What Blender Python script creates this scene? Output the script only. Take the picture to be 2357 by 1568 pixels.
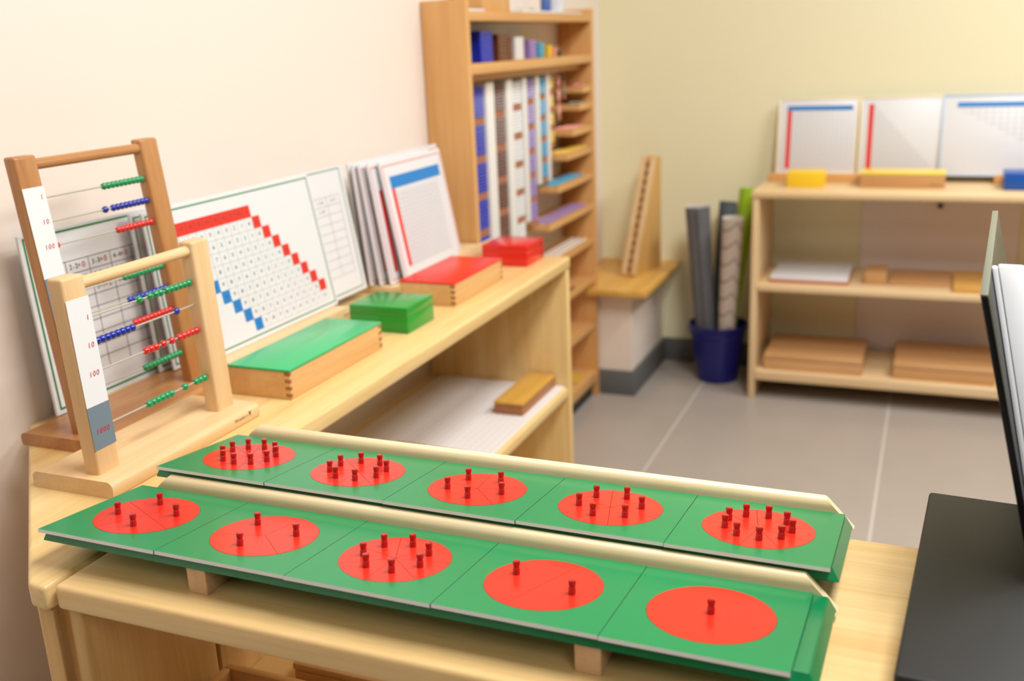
import bpy, bmesh, math, random
from mathutils import Vector, Matrix
random.seed(7)
scn = bpy.context.scene
for o in list(bpy.data.objects): bpy.data.objects.remove(o)
ZO = 1.15                     # camera height: all z below are given relative to the lens, floor is at -1.15
FLOOR = -1.15; TOP = -.467
# ------------------------------------------------------------------ camera
def cam_matrix(yaw, pitch, roll):
    f = Vector((-math.sin(yaw)*math.cos(pitch), math.cos(yaw)*math.cos(pitch), -math.sin(pitch)))
    r = Vector((math.cos(yaw), math.sin(yaw), 0)); d = f.cross(r)
    r2 = math.cos(roll)*r + math.sin(roll)*d; d2 = -math.sin(roll)*r + math.cos(roll)*d
    m = Matrix((r2, -d2, -f)).transposed().to_4x4(); m.translation = Vector((0, 0, ZO)); return m
cd_ = bpy.data.cameras.new('camera'); cam = bpy.data.objects.new('camera', cd_); scn.collection.objects.link(cam)
cd_.sensor_width = 36; cd_.lens = 35.537; cd_.clip_start = .05; cd_.clip_end = 50
cam.matrix_world = cam_matrix(math.radians(22.952), math.radians(16.394), math.radians(2.453))
cd_.dof.use_dof = True; cd_.dof.focus_distance = 1.0; cd_.dof.aperture_fstop = 4.4; cd_.dof.aperture_blades = 9
scn.camera = cam
# ------------------------------------------------------------------ world and lights
w = bpy.data.worlds.new('world'); scn.world = w; w.use_nodes = True
w.node_tree.nodes['Background'].inputs[0].default_value = (1, .97, .93, 1)
w.node_tree.nodes['Background'].inputs[1].default_value = .25
def area(name, loc, rot, sx, sy, power, col):
    l = bpy.data.lights.new(name, 'AREA'); l.shape = 'RECTANGLE'; l.size = sx; l.size_y = sy; l.energy = power; l.color = col
    o = bpy.data.objects.new(name, l); scn.collection.objects.link(o); o.location = Vector(loc)+Vector((0, 0, ZO)); o.rotation_euler = rot; return o
area('ceiling_light', (.4, .95, 1.53), (0, 0, 0), .6, 1.2, 40, (1, .99, .98))
area('ceiling_light', (1.2, 2.45, 1.53), (0, 0, 0), .6, 1.2, 36, (1, .99, .98))
area('ceiling_light', (1.3, -1.1, 1.53), (0, 0, 0), .6, 1.2, 15, (1, .99, .98))
scn.view_settings.view_transform = 'Standard'; scn.view_settings.look = 'None'
scn.view_settings.exposure = .55; scn.view_settings.gamma = 1; scn.view_settings.use_curve_mapping = False

# ------------------------------------------------------------------ materials
def lin(c):
    return tuple(((v/255)/12.92 if v/255 <= .04045 else ((v/255+.055)/1.055)**2.4) for v in c)
MATS = {}
def mat(name, rgb, rough=.5, spec=.5, metal=0, coat=0, noise=0, alpha=1, trans=0):
    if name in MATS: return MATS[name]
    m = bpy.data.materials.new(name); m.use_nodes = True; nt = m.node_tree; b = nt.nodes['Principled BSDF']
    c = lin(rgb)
    b.inputs['Base Color'].default_value = (*c, 1); b.inputs['Roughness'].default_value = rough
    b.inputs['Specular IOR Level'].default_value = spec; b.inputs['Metallic'].default_value = metal
    b.inputs['Coat Weight'].default_value = coat; b.inputs['Coat Roughness'].default_value = .12
    b.inputs['Alpha'].default_value = alpha; b.inputs['Transmission Weight'].default_value = trans
    if noise:
        tc = nt.nodes.new('ShaderNodeTexCoord'); n = nt.nodes.new('ShaderNodeTexNoise'); n.inputs['Scale'].default_value = 35; n.inputs['Detail'].default_value = 5
        mx = nt.nodes.new('ShaderNodeMix'); mx.data_type = 'RGBA'
        mx.inputs[6].default_value = (*[v*(1-noise) for v in c], 1); mx.inputs[7].default_value = (*[min(1, v*(1+noise)) for v in c], 1)
        nt.links.new(tc.outputs['Object'], n.inputs['Vector']); nt.links.new(n.outputs['Fac'], mx.inputs[0]); nt.links.new(mx.outputs[2], b.inputs['Base Color'])
    MATS[name] = m; return m
def wood(name, light, dark, axis='y', rough=.42, stave=0, stave_axis=0, coat=.0, amount=1.0):
    key = f'{name}_{axis}'
    if key in MATS: return MATS[key]
    m = bpy.data.materials.new(key); m.use_nodes = True; nt = m.node_tree; L = nt.links.new; b = nt.nodes['Principled BSDF']
    b.inputs['Roughness'].default_value = rough; b.inputs['Coat Weight'].default_value = coat; b.inputs['Coat Roughness'].default_value = .2
    tc = nt.nodes.new('ShaderNodeTexCoord'); mp = nt.nodes.new('ShaderNodeMapping')
    s = [1, 1, 1]; s['xyz'.index(axis)] = .045; mp.inputs['Scale'].default_value = s
    L(tc.outputs['Object'], mp.inputs['Vector'])
    n1 = nt.nodes.new('ShaderNodeTexNoise'); n1.inputs['Scale'].default_value = 230; n1.inputs['Detail'].default_value = 6; n1.inputs['Roughness'].default_value = .65
    n2 = nt.nodes.new('ShaderNodeTexNoise'); n2.inputs['Scale'].default_value = 38; n2.inputs['Detail'].default_value = 3; n2.inputs['Distortion'].default_value = .6
    L(mp.outputs[0], n1.inputs['Vector']); L(mp.outputs[0], n2.inputs['Vector'])
    a = nt.nodes.new('ShaderNodeMath'); a.operation = 'MULTIPLY'; a.inputs[1].default_value = .4; L(n1.outputs['Fac'], a.inputs[0])
    c = nt.nodes.new('ShaderNodeMath'); c.operation = 'MULTIPLY_ADD'; c.inputs[1].default_value = .6; L(n2.outputs['Fac'], c.inputs[0]); L(a.outputs[0], c.inputs[2])
    val = c.outputs[0]
    if stave:
        sp = nt.nodes.new('ShaderNodeSeparateXYZ'); L(tc.outputs['Object'], sp.inputs[0])
        d = nt.nodes.new('ShaderNodeMath'); d.operation = 'DIVIDE'; d.inputs[1].default_value = stave; L(sp.outputs[stave_axis], d.inputs[0])
        fl = nt.nodes.new('ShaderNodeMath'); fl.operation = 'FLOOR'; L(d.outputs[0], fl.inputs[0])
        wn = nt.nodes.new('ShaderNodeTexWhiteNoise'); wn.noise_dimensions = '1D'; L(fl.outputs[0], wn.inputs['W'])
        e = nt.nodes.new('ShaderNodeMath'); e.operation = 'MULTIPLY_ADD'; e.inputs[1].default_value = .24; L(wn.outputs['Value'], e.inputs[0])
        su = nt.nodes.new('ShaderNodeMath'); su.operation = 'SUBTRACT'; su.inputs[1].default_value = .12; L(val, su.inputs[0]); L(su.outputs[0], e.inputs[2]); val = e.outputs[0]
    cr = nt.nodes.new('ShaderNodeValToRGB')
    lc, dc = lin(light), lin(dark); dc = tuple(l+(d-l)*amount for l, d in zip(lc, dc))
    cr.color_ramp.elements[0].position = .3; cr.color_ramp.elements[0].color = (*dc, 1)
    cr.color_ramp.elements[1].position = .62; cr.color_ramp.elements[1].color = (*lc, 1)
    L(val, cr.inputs[0]); L(cr.outputs[0], b.inputs['Base Color'])
    bp = nt.nodes.new('ShaderNodeBump'); bp.inputs['Strength'].default_value = .04; bp.inputs['Distance'].default_value = .002; L(n1.outputs['Fac'], bp.inputs['Height']); L(bp.outputs[0], b.inputs['Normal'])
    MATS[key] = m; return m
def birch(ax): return wood('birch', (238, 208, 146), (222, 180, 112), ax, .4, .085, 'xyz'.index('x' if ax == 'y' else 'y'), .15)
def maple(ax): return wood('maple', (222, 182, 118), (200, 154, 90), ax, .42)
def beech(ax): return wood('beech', (228, 184, 124), (212, 160, 98), ax, .42)
def abbeech(ax): return wood('pale_beech', (234, 200, 152), (222, 178, 122), ax, .42)
def dkbeech(ax): return wood('dark_beech', (196, 140, 84), (168, 108, 58), ax, .38, 0, 0, .2)
def cabwood(ax): return wood('alder', (226, 176, 112), (212, 154, 90), ax, .45)
def pine(ax): return wood('pine', (234, 206, 160), (218, 180, 126), ax, .45)
M_white = mat('white_board', (228, 229, 232), .4)
M_gline = mat('green_line', (24, 130, 62), .5)
M_rline = mat('red_line', (226, 70, 50), .5)
M_red = mat('print_red', (228, 44, 30), .5)
M_blue = mat('print_blue', (22, 128, 205), .5)
M_ink = mat('ink', (70, 70, 74), .6)
M_grid = mat('grid_line', (140, 142, 148), .6)
M_gridl = mat('pale_grid_line', (186, 187, 192), .6)
M_logo = mat('stamp_ink', (92, 66, 42), .7)
M_rednum = mat('red_numeral', (205, 52, 56), .5)
M_gpaint = mat('green_paint', (4, 128, 74), .28, .5, coat=.35)
M_ginset = mat('green_inset', (8, 134, 76), .32, .5, noise=.05, coat=.15)
M_rinset = mat('red_inset', (214, 42, 22), .32, .5, noise=.03, coat=.15)
M_knob = mat('knob_red', (176, 16, 18), .3, .5, coat=.4)
M_metal = mat('bare_metal', (245, 244, 242), .45, .5, 0)
M_steel = mat('steel_wire', (186, 182, 170), .45, .5, .3)
M_bg = mat('bead_green', (8, 150, 88), .25, coat=.3); M_bb = mat('bead_blue', (26, 48, 160), .25, coat=.3); M_br = mat('bead_red', (214, 34, 30), .25, coat=.3)
M_lab = mat('label_white', (238, 239, 242), .45); M_labg = mat('label_grey', (116, 134, 148), .5)
M_black = mat('black_plastic', (30, 30, 29), .45)

# ------------------------------------------------------------------ mesh builder
GLYPH = {}
def glyph(ch):
    if ch not in GLYPH:
        cu = bpy.data.curves.new('glyph', 'FONT'); cu.body = ch; cu.size = 1; cu.align_x = 'CENTER'; cu.align_y = 'CENTER'; cu.resolution_u = 3
        ob = bpy.data.objects.new('glyph', cu); scn.collection.objects.link(ob)
        me = bpy.data.meshes.new_from_object(ob)
        GLYPH[ch] = ([v.co.copy() for v in me.vertices], [list(p.vertices) for p in me.polygons])
        bpy.data.objects.remove(ob); bpy.data.meshes.remove(me); bpy.data.curves.remove(cu)
    return GLYPH[ch]
class MB:
    def __init__(s): s.bm = bmesh.new()
    def _merge(s, t, mi):
        for f in t.faces: f.material_index = mi
        me = bpy.data.meshes.new('tmp'); t.to_mesh(me); t.free(); s.bm.from_mesh(me); bpy.data.meshes.remove(me); return s
    def box(s, x0, x1, y0, y1, z0, z1, bev=0, mi=0, seg=2, xf=None):
        t = bmesh.new(); bmesh.ops.create_cube(t, size=1)
        for v in t.verts: v.co = Vector((x0+(v.co.x+.5)*(x1-x0), y0+(v.co.y+.5)*(y1-y0), z0+(v.co.z+.5)*(z1-z0)))
        if bev: bmesh.ops.bevel(t, geom=list(t.edges), offset=bev, segments=seg, affect='EDGES', profile=.5)
        if xf is not None: t.transform(xf)
        return s._merge(t, mi)
    def prism(s, pts, axis, a, b, bev=0, mi=0, seg=2, xf=None, sel=None):
        t = bmesh.new(); k = 'xyz'.index(axis)
        def P(p, h):
            q = list(p); q.insert(k, h); return t.verts.new(q)
        A = [P(p, a) for p in pts]; B = [P(p, b) for p in pts]; n = len(pts)
        t.faces.new(A); t.faces.new(B[::-1])
        for i in range(n): t.faces.new((A[i], B[i], B[(i+1) % n], A[(i+1) % n]))
        bmesh.ops.recalc_face_normals(t, faces=list(t.faces))
        if bev: bmesh.ops.bevel(t, geom=list(t.edges), offset=bev, segments=seg, affect='EDGES', profile=.5)
        if xf is not None: t.transform(xf)
        return s._merge(t, mi)
    def rod(s, p0, p1, r, n=12, mi=0, r2=None):
        t = bmesh.new(); p0 = Vector(p0); p1 = Vector(p1); d = p1-p0
        bmesh.ops.create_cone(t, cap_ends=True, segments=n, radius1=r, radius2=r if r2 is None else r2, depth=d.length)
        t.transform(Matrix.Translation((p0+p1)/2) @ d.to_track_quat('Z', 'Y').to_matrix().to_4x4()); return s._merge(t, mi)
    def ball(s, c, r, u=10, v=7, mi=0):
        t = bmesh.new(); bmesh.ops.create_uvsphere(t, u_segments=u, v_segments=v, radius=r); t.transform(Matrix.Translation(Vector(c))); return s._merge(t, mi)
    def lathe(s, prof, n=24, mi=0, xf=None, cap=True):
        t = bmesh.new(); rings = []
        for r, z in prof: rings.append([t.verts.new((r*math.cos(2*math.pi*i/n), r*math.sin(2*math.pi*i/n), z)) for i in range(n)])
        for A, B in zip(rings, rings[1:]):
            for i in range(n): t.faces.new((A[i], A[(i+1) % n], B[(i+1) % n], B[i]))
        if cap: t.faces.new(rings[0][::-1]); t.faces.new(rings[-1])
        if xf is not None: t.transform(xf)
        return s._merge(t, mi)
    def quad(s, o, u, v, u0, u1, v0, v1, mi):
        vs = [s.bm.verts.new(o+u*a+v*b) for a, b in ((u0, v0), (u1, v0), (u1, v1), (u0, v1))]
        f = s.bm.faces.new(vs); f.material_index = mi; return s
    def text(s, txt, o, u, v, size, mi, adv=.58, bold=1.0):
        for i, ch in enumerate(txt):
            if ch == ' ': continue
            vs, fs = glyph(ch); k = (i-(len(txt)-1)/2)*adv*size
            nv = [s.bm.verts.new(o+u*(k+c.x*size)+v*(c.y*size)) for c in vs]
            for f in fs:
                try: s.bm.faces.new([nv[j] for j in f]).material_index = mi
                except ValueError: pass
        return s
    def build(s, name, mats, parent=None, loc=(0, 0, 0), rel=True, ang=35, xf=None):
        me = bpy.data.meshes.new(name); s.bm.to_mesh(me); s.bm.free()
        if not isinstance(mats, (list, tuple)): mats = [mats]
        for m in mats: me.materials.append(m)
        me.polygons.foreach_set('use_smooth', [True]*len(me.polygons)); me.set_sharp_from_angle(angle=math.radians(ang))
        ob = bpy.data.objects.new(name, me); scn.collection.objects.link(ob)
        if parent is not None: ob.parent = parent
        else: ob.location = (0, 0, ZO)
        return ob
def thing(name, label, cat, group=None, loc=None):
    o = bpy.data.objects.new(name, None); scn.collection.objects.link(o); o.empty_display_size = .02
    o.location = (0, 0, ZO) if loc is None else Vector(loc)+Vector((0, 0, ZO))
    return tag(o, label, cat, group)
def tag(o, label, cat, group=None):
    o['label'] = label; o['category'] = cat
    if group: o['group'] = group
    return o
def struct(o): o['kind'] = 'structure'; return o
def dup_obj(o, parent, loc=None):
    c = o.copy(); scn.collection.objects.link(c); c.parent = parent
    if loc is not None: c.location = loc
    return c
def dup_tree(root, loc):
    r = root.copy(); scn.collection.objects.link(r); r.location = Vector(loc)+Vector((0, 0, ZO))
    for ch in list(root.children):
        c = ch.copy(); scn.collection.objects.link(c); c.parent = r
        for g in list(ch.children):
            d = g.copy(); scn.collection.objects.link(d); d.parent = c
    return r

# ------------------------------------------------------------------ the room
WX, WY, CX, CY, CZ = -1.108, 3.52, 4.6, -3.4, 1.55
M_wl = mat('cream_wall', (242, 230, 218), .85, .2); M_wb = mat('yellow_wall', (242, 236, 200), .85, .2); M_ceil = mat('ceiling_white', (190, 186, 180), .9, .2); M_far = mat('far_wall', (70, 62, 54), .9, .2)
struct(MB().box(WX-.1, WX, CY-.1, WY+.1, FLOOR-.05, CZ+.05).build('wall_left', M_wl))
struct(MB().box(WX, CX, WY, WY+.1, FLOOR-.05, CZ+.05).build('wall_back', M_wb))
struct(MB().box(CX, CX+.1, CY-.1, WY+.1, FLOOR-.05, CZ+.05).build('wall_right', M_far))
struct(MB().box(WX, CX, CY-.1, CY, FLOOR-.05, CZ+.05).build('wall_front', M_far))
struct(MB().box(WX, CX, CY, WY, CZ, CZ+.05).build('ceiling', M_ceil))
def tile_mat():
    m = bpy.data.materials.new('grey_tile'); m.use_nodes = True; nt = m.node_tree; L = nt.links.new; b = nt.nodes['Principled BSDF']
    tc = nt.nodes.new('ShaderNodeTexCoord'); mp = nt.nodes.new('ShaderNodeMapping'); mp.inputs['Location'].default_value = (.079+.605*4, .27, 0)
    br = nt.nodes.new('ShaderNodeTexBrick'); br.offset = 0; br.inputs['Scale'].default_value = 1; br.inputs['Brick Width'].default_value = .605; br.inputs['Row Height'].default_value = 1.21
    br.inputs['Mortar Size'].default_value = .0035; br.inputs['Mortar Smooth'].default_value = .2
    n = nt.nodes.new('ShaderNodeTexNoise'); n.inputs['Scale'].default_value = 9; n.inputs['Detail'].default_value = 6
    mx = nt.nodes.new('ShaderNodeMix'); mx.data_type = 'RGBA'; mx.inputs[6].default_value = (*lin((168, 158, 148)), 1); mx.inputs[7].default_value = (*lin((178, 168, 158)), 1)
    L(tc.outputs['Object'], mp.inputs[0]); L(mp.outputs[0], br.inputs['Vector']); L(tc.outputs['Object'], n.inputs['Vector']); L(n.outputs['Fac'], mx.inputs[0])
    L(mx.outputs[2], br.inputs['Color1']); L(mx.outputs[2], br.inputs['Color2']); br.inputs['Mortar'].default_value = (*lin((205, 198, 190)), 1)
    L(br.outputs['Color'], b.inputs['Base Color']); b.inputs['Roughness'].default_value = .32; return m
struct(MB().box(WX, CX, CY, WY, FLOOR-.05, FLOOR).build('floor', tile_mat()))
M_base = mat('grey_skirting', (98, 98, 96), .6)
LX, LY0 = -.884, 3.10          # low boxed ledge in the corner
struct(MB().box(LX, CX, WY-.015, WY, FLOOR, FLOOR+.085, .003).build('baseboard_back', M_base))
struct(MB().box(WX, LX, LY0, WY, FLOOR, -.795).build('wall_ledge', mat('ledge_wall', (240, 226, 212), .85, .2)))
struct(MB().box(WX, LX+.012, LY0-.012, LY0, FLOOR, FLOOR+.085, .002).box(LX, LX+.012, LY0, WY-.015, FLOOR, FLOOR+.085, .002).build('baseboard_ledge', M_base))
struct(MB().box(WX, -.818, 3.035, WY, -.797, -.776, .003).build('trim_1', wood('ledge_top', (226, 178, 92), (206, 150, 66), 'y', .4)))
tag(MB().box(WX, WX+.012, CY, .86, FLOOR, FLOOR+.085, .002).build('baseboard_left', M_base), 'grey skirting along the cream left wall', 'skirting')['kind'] = 'structure'

# ------------------------------------------------------------------ shelf unit along the left wall
FX = -.744
wu = thing('wall_shelf_unit', 'long birch shelf unit along the cream wall carrying abacuses, charts and boxes', 'shelf')
pts = [(-.7365, .600), (-.7595, .603), (-1.104, .925), (-1.104, 2.115), (FX, 2.115)]
MB().prism(pts, 'z', TOP-.0265, TOP, .0048, 0, 3).build('worktop', birch('y'), wu)
MB().box(-1.10, FX-.002, 2.088, 2.112, FLOOR, TOP-.0265, .003).build('end_panel', birch('z'), wu)
d = Vector((-.34, .321, 0)).normalized(); nrm = Vector((d.y, -d.x, 0))
a = Vector((-.742, .604, 0)); q = [a, a+d*.455, a+d*.455-nrm*.022*-1, a+nrm*.022]
MB().prism([(-.763, .611), (-.7405, .610), (-.7405+d.x*.45, .610+d.y*.45), (-.763+d.x*.45, .611+d.y*.45)], 'z', FLOOR, TOP-.028, .004, 0, 3).build('side_panel', maple('z'), wu)
MB().box(-1.095, FX-.004, 1.02, 2.088, -.795, -.7705, .005, 0, 3).build('shelf_board', birch('y'), wu)
MB().box(-1.095, FX-.004, 1.02, 2.088, -1.10, -1.075, .005, 0, 3).build('shelf_board', birch('y'), wu)

# ------------------------------------------------------------------ near cabinet
nc = thing('low_cabinet', 'pale maple low cabinet in the foreground under the two green stands', 'cabinet')
MB().box(-.7325, .55, .607, .926, TOP-.0265, TOP, .0055, 0, 4).build('cabinet_top', wood('maple_top', (241, 208, 148), (223, 180, 114), 'x', .4, .075, 1, .15), nc)
MB().box(-.732, -.713, .617, .79, FLOOR, TOP-.0275, .004, 0, 3).build('side_panel', maple('z'), nc)
MB().box(-.732, -.713, .794, .922, FLOOR, TOP-.0275, .003, 0, 2).build('side_panel', maple('z'), nc)
MB().box(-.7135, -.7115, .783, .801, -.62, -.55, .0004, 0, 1).rod((-.7105, .792, -.62), (-.7105, .792, -.55), .0022, 8).build('hinge', M_metal, nc)
MB().box(.505, .53, .617, .922, FLOOR, TOP-.0265, .004, 0, 3).build('side_panel', maple('z'), nc)
MB().box(-.713, .505, .625, .92, -.722, -.702, .003, 0, 2).build('shelf_board', maple('x'), nc)
MB().box(-.713, .505, .625, .92, -1.09, -1.07, .003, 0, 2).build('shelf_board', maple('x'), nc)
bx_ = thing('wooden_box', 'brown wooden box with flat lid on the shelf inside the low foreground cabinet', 'box')
MB().box(-.628, -.49, .812, .91, -.7015, -.668, .002).build('box_body', beech('x'), bx_)
MB().box(-.629, -.489, .811, .911, -.6675, -.659, .002).build('lid', beech('x'), bx_)
tr = thing('open_tray', 'open wooden tray at the front of the shelf inside the low cabinet', 'tray')
MB().box(-.70, -.47, .64, .79, -.7015, -.695).build('tray_bottom', beech('x'), tr)
mb = MB(); mb.box(-.70, -.47, .78, .79, -.695, -.66, .0015); mb.box(-.70, -.47, .64, .65, -.695, -.66, .0015); mb.box(-.70, -.69, .65, .78, -.695, -.66, .0015); mb.box(-.48, -.47, .65, .78, -.695, -.66, .0015)
mb.build('tray_rim', beech('x'), tr)

# ------------------------------------------------------------------ sloping green stands with the fraction circles
def frame(o, yaw, tilt):
    u = Vector((math.cos(yaw), math.sin(yaw), 0)); v0 = Vector((-math.sin(yaw), math.cos(yaw), 0)); v = v0*math.cos(tilt)-Vector((0, 0, 1))*math.sin(tilt); n = u.cross(v)
    m = Matrix((u, v, n)).transposed().to_4x4(); m.translation = Vector(o)+Vector((0, 0, ZO)); return m
S = .14
ST = [(frame((-.767, .631, -.426), math.radians(-.305), math.radians(6.227)), -.002, .718, 'front'),
      (frame((-.755, .782, -.423), math.radians(-.341), math.radians(6.732)), -.007, .707, 'rear')]
NUM = {1: 'whole', 2: 'half', 3: 'third', 4: 'quarter', 5: 'fifth', 6: 'sixth', 7: 'seventh', 8: 'eighth', 9: 'ninth', 10: 'tenth'}
WORD = {1: 'one', 2: 'two', 3: 'three', 4: 'four', 5: 'five', 6: 'six', 7: 'seven', 8: 'eight', 9: 'nine', 10: 'ten', 11: 'eleven', 12: 'twelve'}
ROWS = [[(4, 17.48), (3, 18.85), (7, -15.72), (2, -18.62), (1, 98)], [(10, -14.66), (8, -20.09), (5, -11.85), (6, 14.24), (9, .69)]]
TH = .0034
def knob_mesh():
    b = MB(); b.lathe([(.0031, .0), (.0031, .0052), (.0029, .0056), (.0027, .0060), (.0026, .0066), (.0027, .0074), (.0032, .0092), (.0032, .0114), (.0029, .0121), (.0012, .0124)], 18); return b
KNOB = None
for si, (m, u0, u1, which) in enumerate(ST):
    st = thing('sloping_stand', f'green sloping wooden stand with pale ledge, the {"front one nearest the camera" if si == 0 else "rear one behind the first"}', 'stand', 'sloping stands for the fraction circles')
    st.matrix_world = m
    z1 = -TH-.0002; ch = .007
    mb = MB()
    vs = [(u0, .0068, z1-.0105), (u1, .0068, z1-.0105), (u1, .1448, z1-.0105), (u0, .1448, z1-.0105), (u0+ch*.2, .0125, z1), (u1-ch, .0125, z1), (u1-ch, .1448, z1), (u0+ch*.2, .1448, z1)]
    bv = [mb.bm.verts.new(p) for p in vs]
    for f in ((3, 2, 1, 0), (4, 5, 6, 7), (0, 1, 5, 4), (1, 2, 6, 5), (2, 3, 7, 6), (3, 0, 4, 7)): mb.bm.faces.new([bv[i] for i in f])
    bmesh.ops.bevel(mb.bm, geom=list(mb.bm.edges), offset=.0006, segments=2, affect='EDGES'); mb.build('board', M_gpaint, st)
    # ledge rail: rounded profile, ends cut on the slant
    prof = [(.1450, -.016), (.1450, .0008), (.1447, .003), (.1468, .0082), (.1492, .0112), (.1520, .0122), (.1542, .0112), (.1553, .008), (.1553, -.016)]
    mb = MB(); L_, R_ = [], []
    for v, wv in prof:
        e = .028*(wv+.016)/.028
        L_.append(mb.bm.verts.new((u0+.004+e, v, wv))); R_.append(mb.bm.verts.new((u1+.001-e, v, wv)))
    n = len(prof)
    for i in range(n): mb.bm.faces.new((L_[i], R_[i], R_[(i+1) % n], L_[(i+1) % n]))
    mb.bm.faces.new(L_); mb.bm.faces.new(R_[::-1]); bmesh.ops.recalc_face_normals(mb.bm, faces=list(mb.bm.faces)); mb.build('ledge_rail', wood('rail_wood', (248, 228, 188), (238, 210, 158), 'x', .4), st, ang=50)
    # feet: wedges that level the tilt
    inv = m.inverted()
    for fu in (.167, .538):
        mb = MB(); cs = []
        for du in (0, .0215):
            for v in (.010, .13):
                p = m @ Vector((fu+du, v, z1-.0107)); cs.append((du, v, p))
        top = [mb.bm.verts.new((fu+du, v, z1-.0107)) for du, v, p in cs]
        bot = [mb.bm.verts.new(inv @ Vector((p.x, p.y, ZO+TOP))) for du, v, p in cs]
        for f in ((0, 1, 3, 2),): mb.bm.faces.new([top[i] for i in f]); mb.bm.faces.new([bot[i] for i in f][::-1])
        for i, j in ((0, 1), (1, 3), (3, 2), (2, 0)): mb.bm.faces.new((top[i], top[j], bot[j], bot[i]))
        bmesh.ops.recalc_face_normals(mb.bm, faces=list(mb.bm.faces)); bmesh.ops.bevel(mb.bm, geom=list(mb.bm.edges), offset=.0006, segments=2, affect='EDGES')
        mb.build('foot', wood('foot_wood', (226, 190, 150), (206, 166, 124), 'y', .5), st)
    for k, (nn, ph) in enumerate(ROWS[si]):
        # inset frame: square plate with a round hole
        R = .0503; N = 96; mb = MB(); g = .0003
        def sq(a):
            c, s_ = math.cos(a), math.sin(a); t = (S/2-g)/max(abs(c), abs(s_)); return c*t, s_*t
        T, B, TI, BI = [], [], [], []
        for i in range(N):
            al = 2*math.pi*(i+.0)/N+math.pi/4; x, y = sq(al); cx_, cy_ = R*math.cos(al), R*math.sin(al)
            T.append(mb.bm.verts.new((x, y, 0))); B.append(mb.bm.verts.new((x, y, -TH))); TI.append(mb.bm.verts.new((cx_, cy_, 0))); BI.append(mb.bm.verts.new((cx_, cy_, -TH)))
        for i in range(N):
            j = (i+1) % N
            f = mb.bm.faces.new((T[i], T[j], TI[j], TI[i])); f.material_index = 0
            mb.bm.faces.new((B[j], B[i], BI[i], BI[j])).material_index = 1
            mb.bm.faces.new((B[i], B[j], T[j], T[i])).material_index = 1 if T[i].co.y < -S/2+.001 and T[j].co.y < -S/2+.001 else 2
            mb.bm.faces.new((TI[i], TI[j], BI[j], BI[i])).material_index = 2
        fr = mb.build('inset_frame', [M_ginset, M_metal, M_ink])
        jit = (.0, .0006, -.0004, .0005, -.0003)[k]
        fr.matrix_world = m @ Matrix.Translation((S*(k+.5), .07+jit, 0))
        pos = ['leftmost', 'second from the left', 'middle', 'second from the right', 'rightmost'][k]
        what = {1: 'the whole circle', 2: 'two halves'}.get(nn, f'{WORD[nn]} {NUM[nn]}s')
        tag(fr, f'green square frame around {what}, {pos} in the {which} row', 'frame', 'green inset frames on the stands')
        for j in range(nn):
            a0 = math.radians(ph)+2*math.pi*j/nn; half = math.pi/nn; rr = .0499
            mb = MB()
            arc = [(rr*math.cos(a0-half+2*half*i/24), rr*math.sin(a0-half+2*half*i/24)) for i in range(25)] if nn > 1 else [(rr*math.cos(2*math.pi*i/96), rr*math.sin(2*math.pi*i/96)) for i in range(96)]
            if 1 < nn < 3:
                arc = [(rr*math.cos(a0-half+2*half*i/48), rr*math.sin(a0-half+2*half*i/48)) for i in range(49)]
            if nn > 2: arc = arc+[(0, 0)]
            off = .00022/math.sin(half) if nn > 1 else 0
            pp = [(x+off*math.cos(a0)*.8, y+off*math.sin(a0)*.8) for x, y in arc]
            # keep inside the hole
            pp = [(x*min(1, .0501/max(1e-9, math.hypot(x, y))), y*min(1, .0501/max(1e-9, math.hypot(x, y)))) for x, y in pp]
            mb.prism(pp, 'z', -TH, .0002)
            kr = .03 if nn > 1 else 0
            mid = m @ Matrix.Translation((S*(k+.5), .07+jit, 0))
            root = thing('fraction_piece', '', 'fraction piece', 'red fraction pieces with knobs')
            root.matrix_world = mid
            mb.build('sector', M_rinset, root)
            kx, ky = kr*math.cos(a0), kr*math.sin(a0)
            if KNOB is None:
                KNOB = knob_mesh().build('knob', M_knob, root); kb = KNOB
            else:
                kb = KNOB.copy(); scn.collection.objects.link(kb); kb.parent = root
            kb.location = (kx, ky, .0002)
            hr = int(round((90-math.degrees(a0))/30)) % 12 or 12
            if nn == 1: lab = 'whole red circle with a single knob in the middle, right end of the front row'
            elif nn == 2: lab = ('left' if math.cos(a0) < 0 else 'right')+' half of the red circle cut in two, with one knob'
            else: lab = f'red {NUM[nn]} piece with small knob at {WORD[hr]} o\'clock in the {WORD[nn]}-piece circle'
            root['label'] = lab

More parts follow.
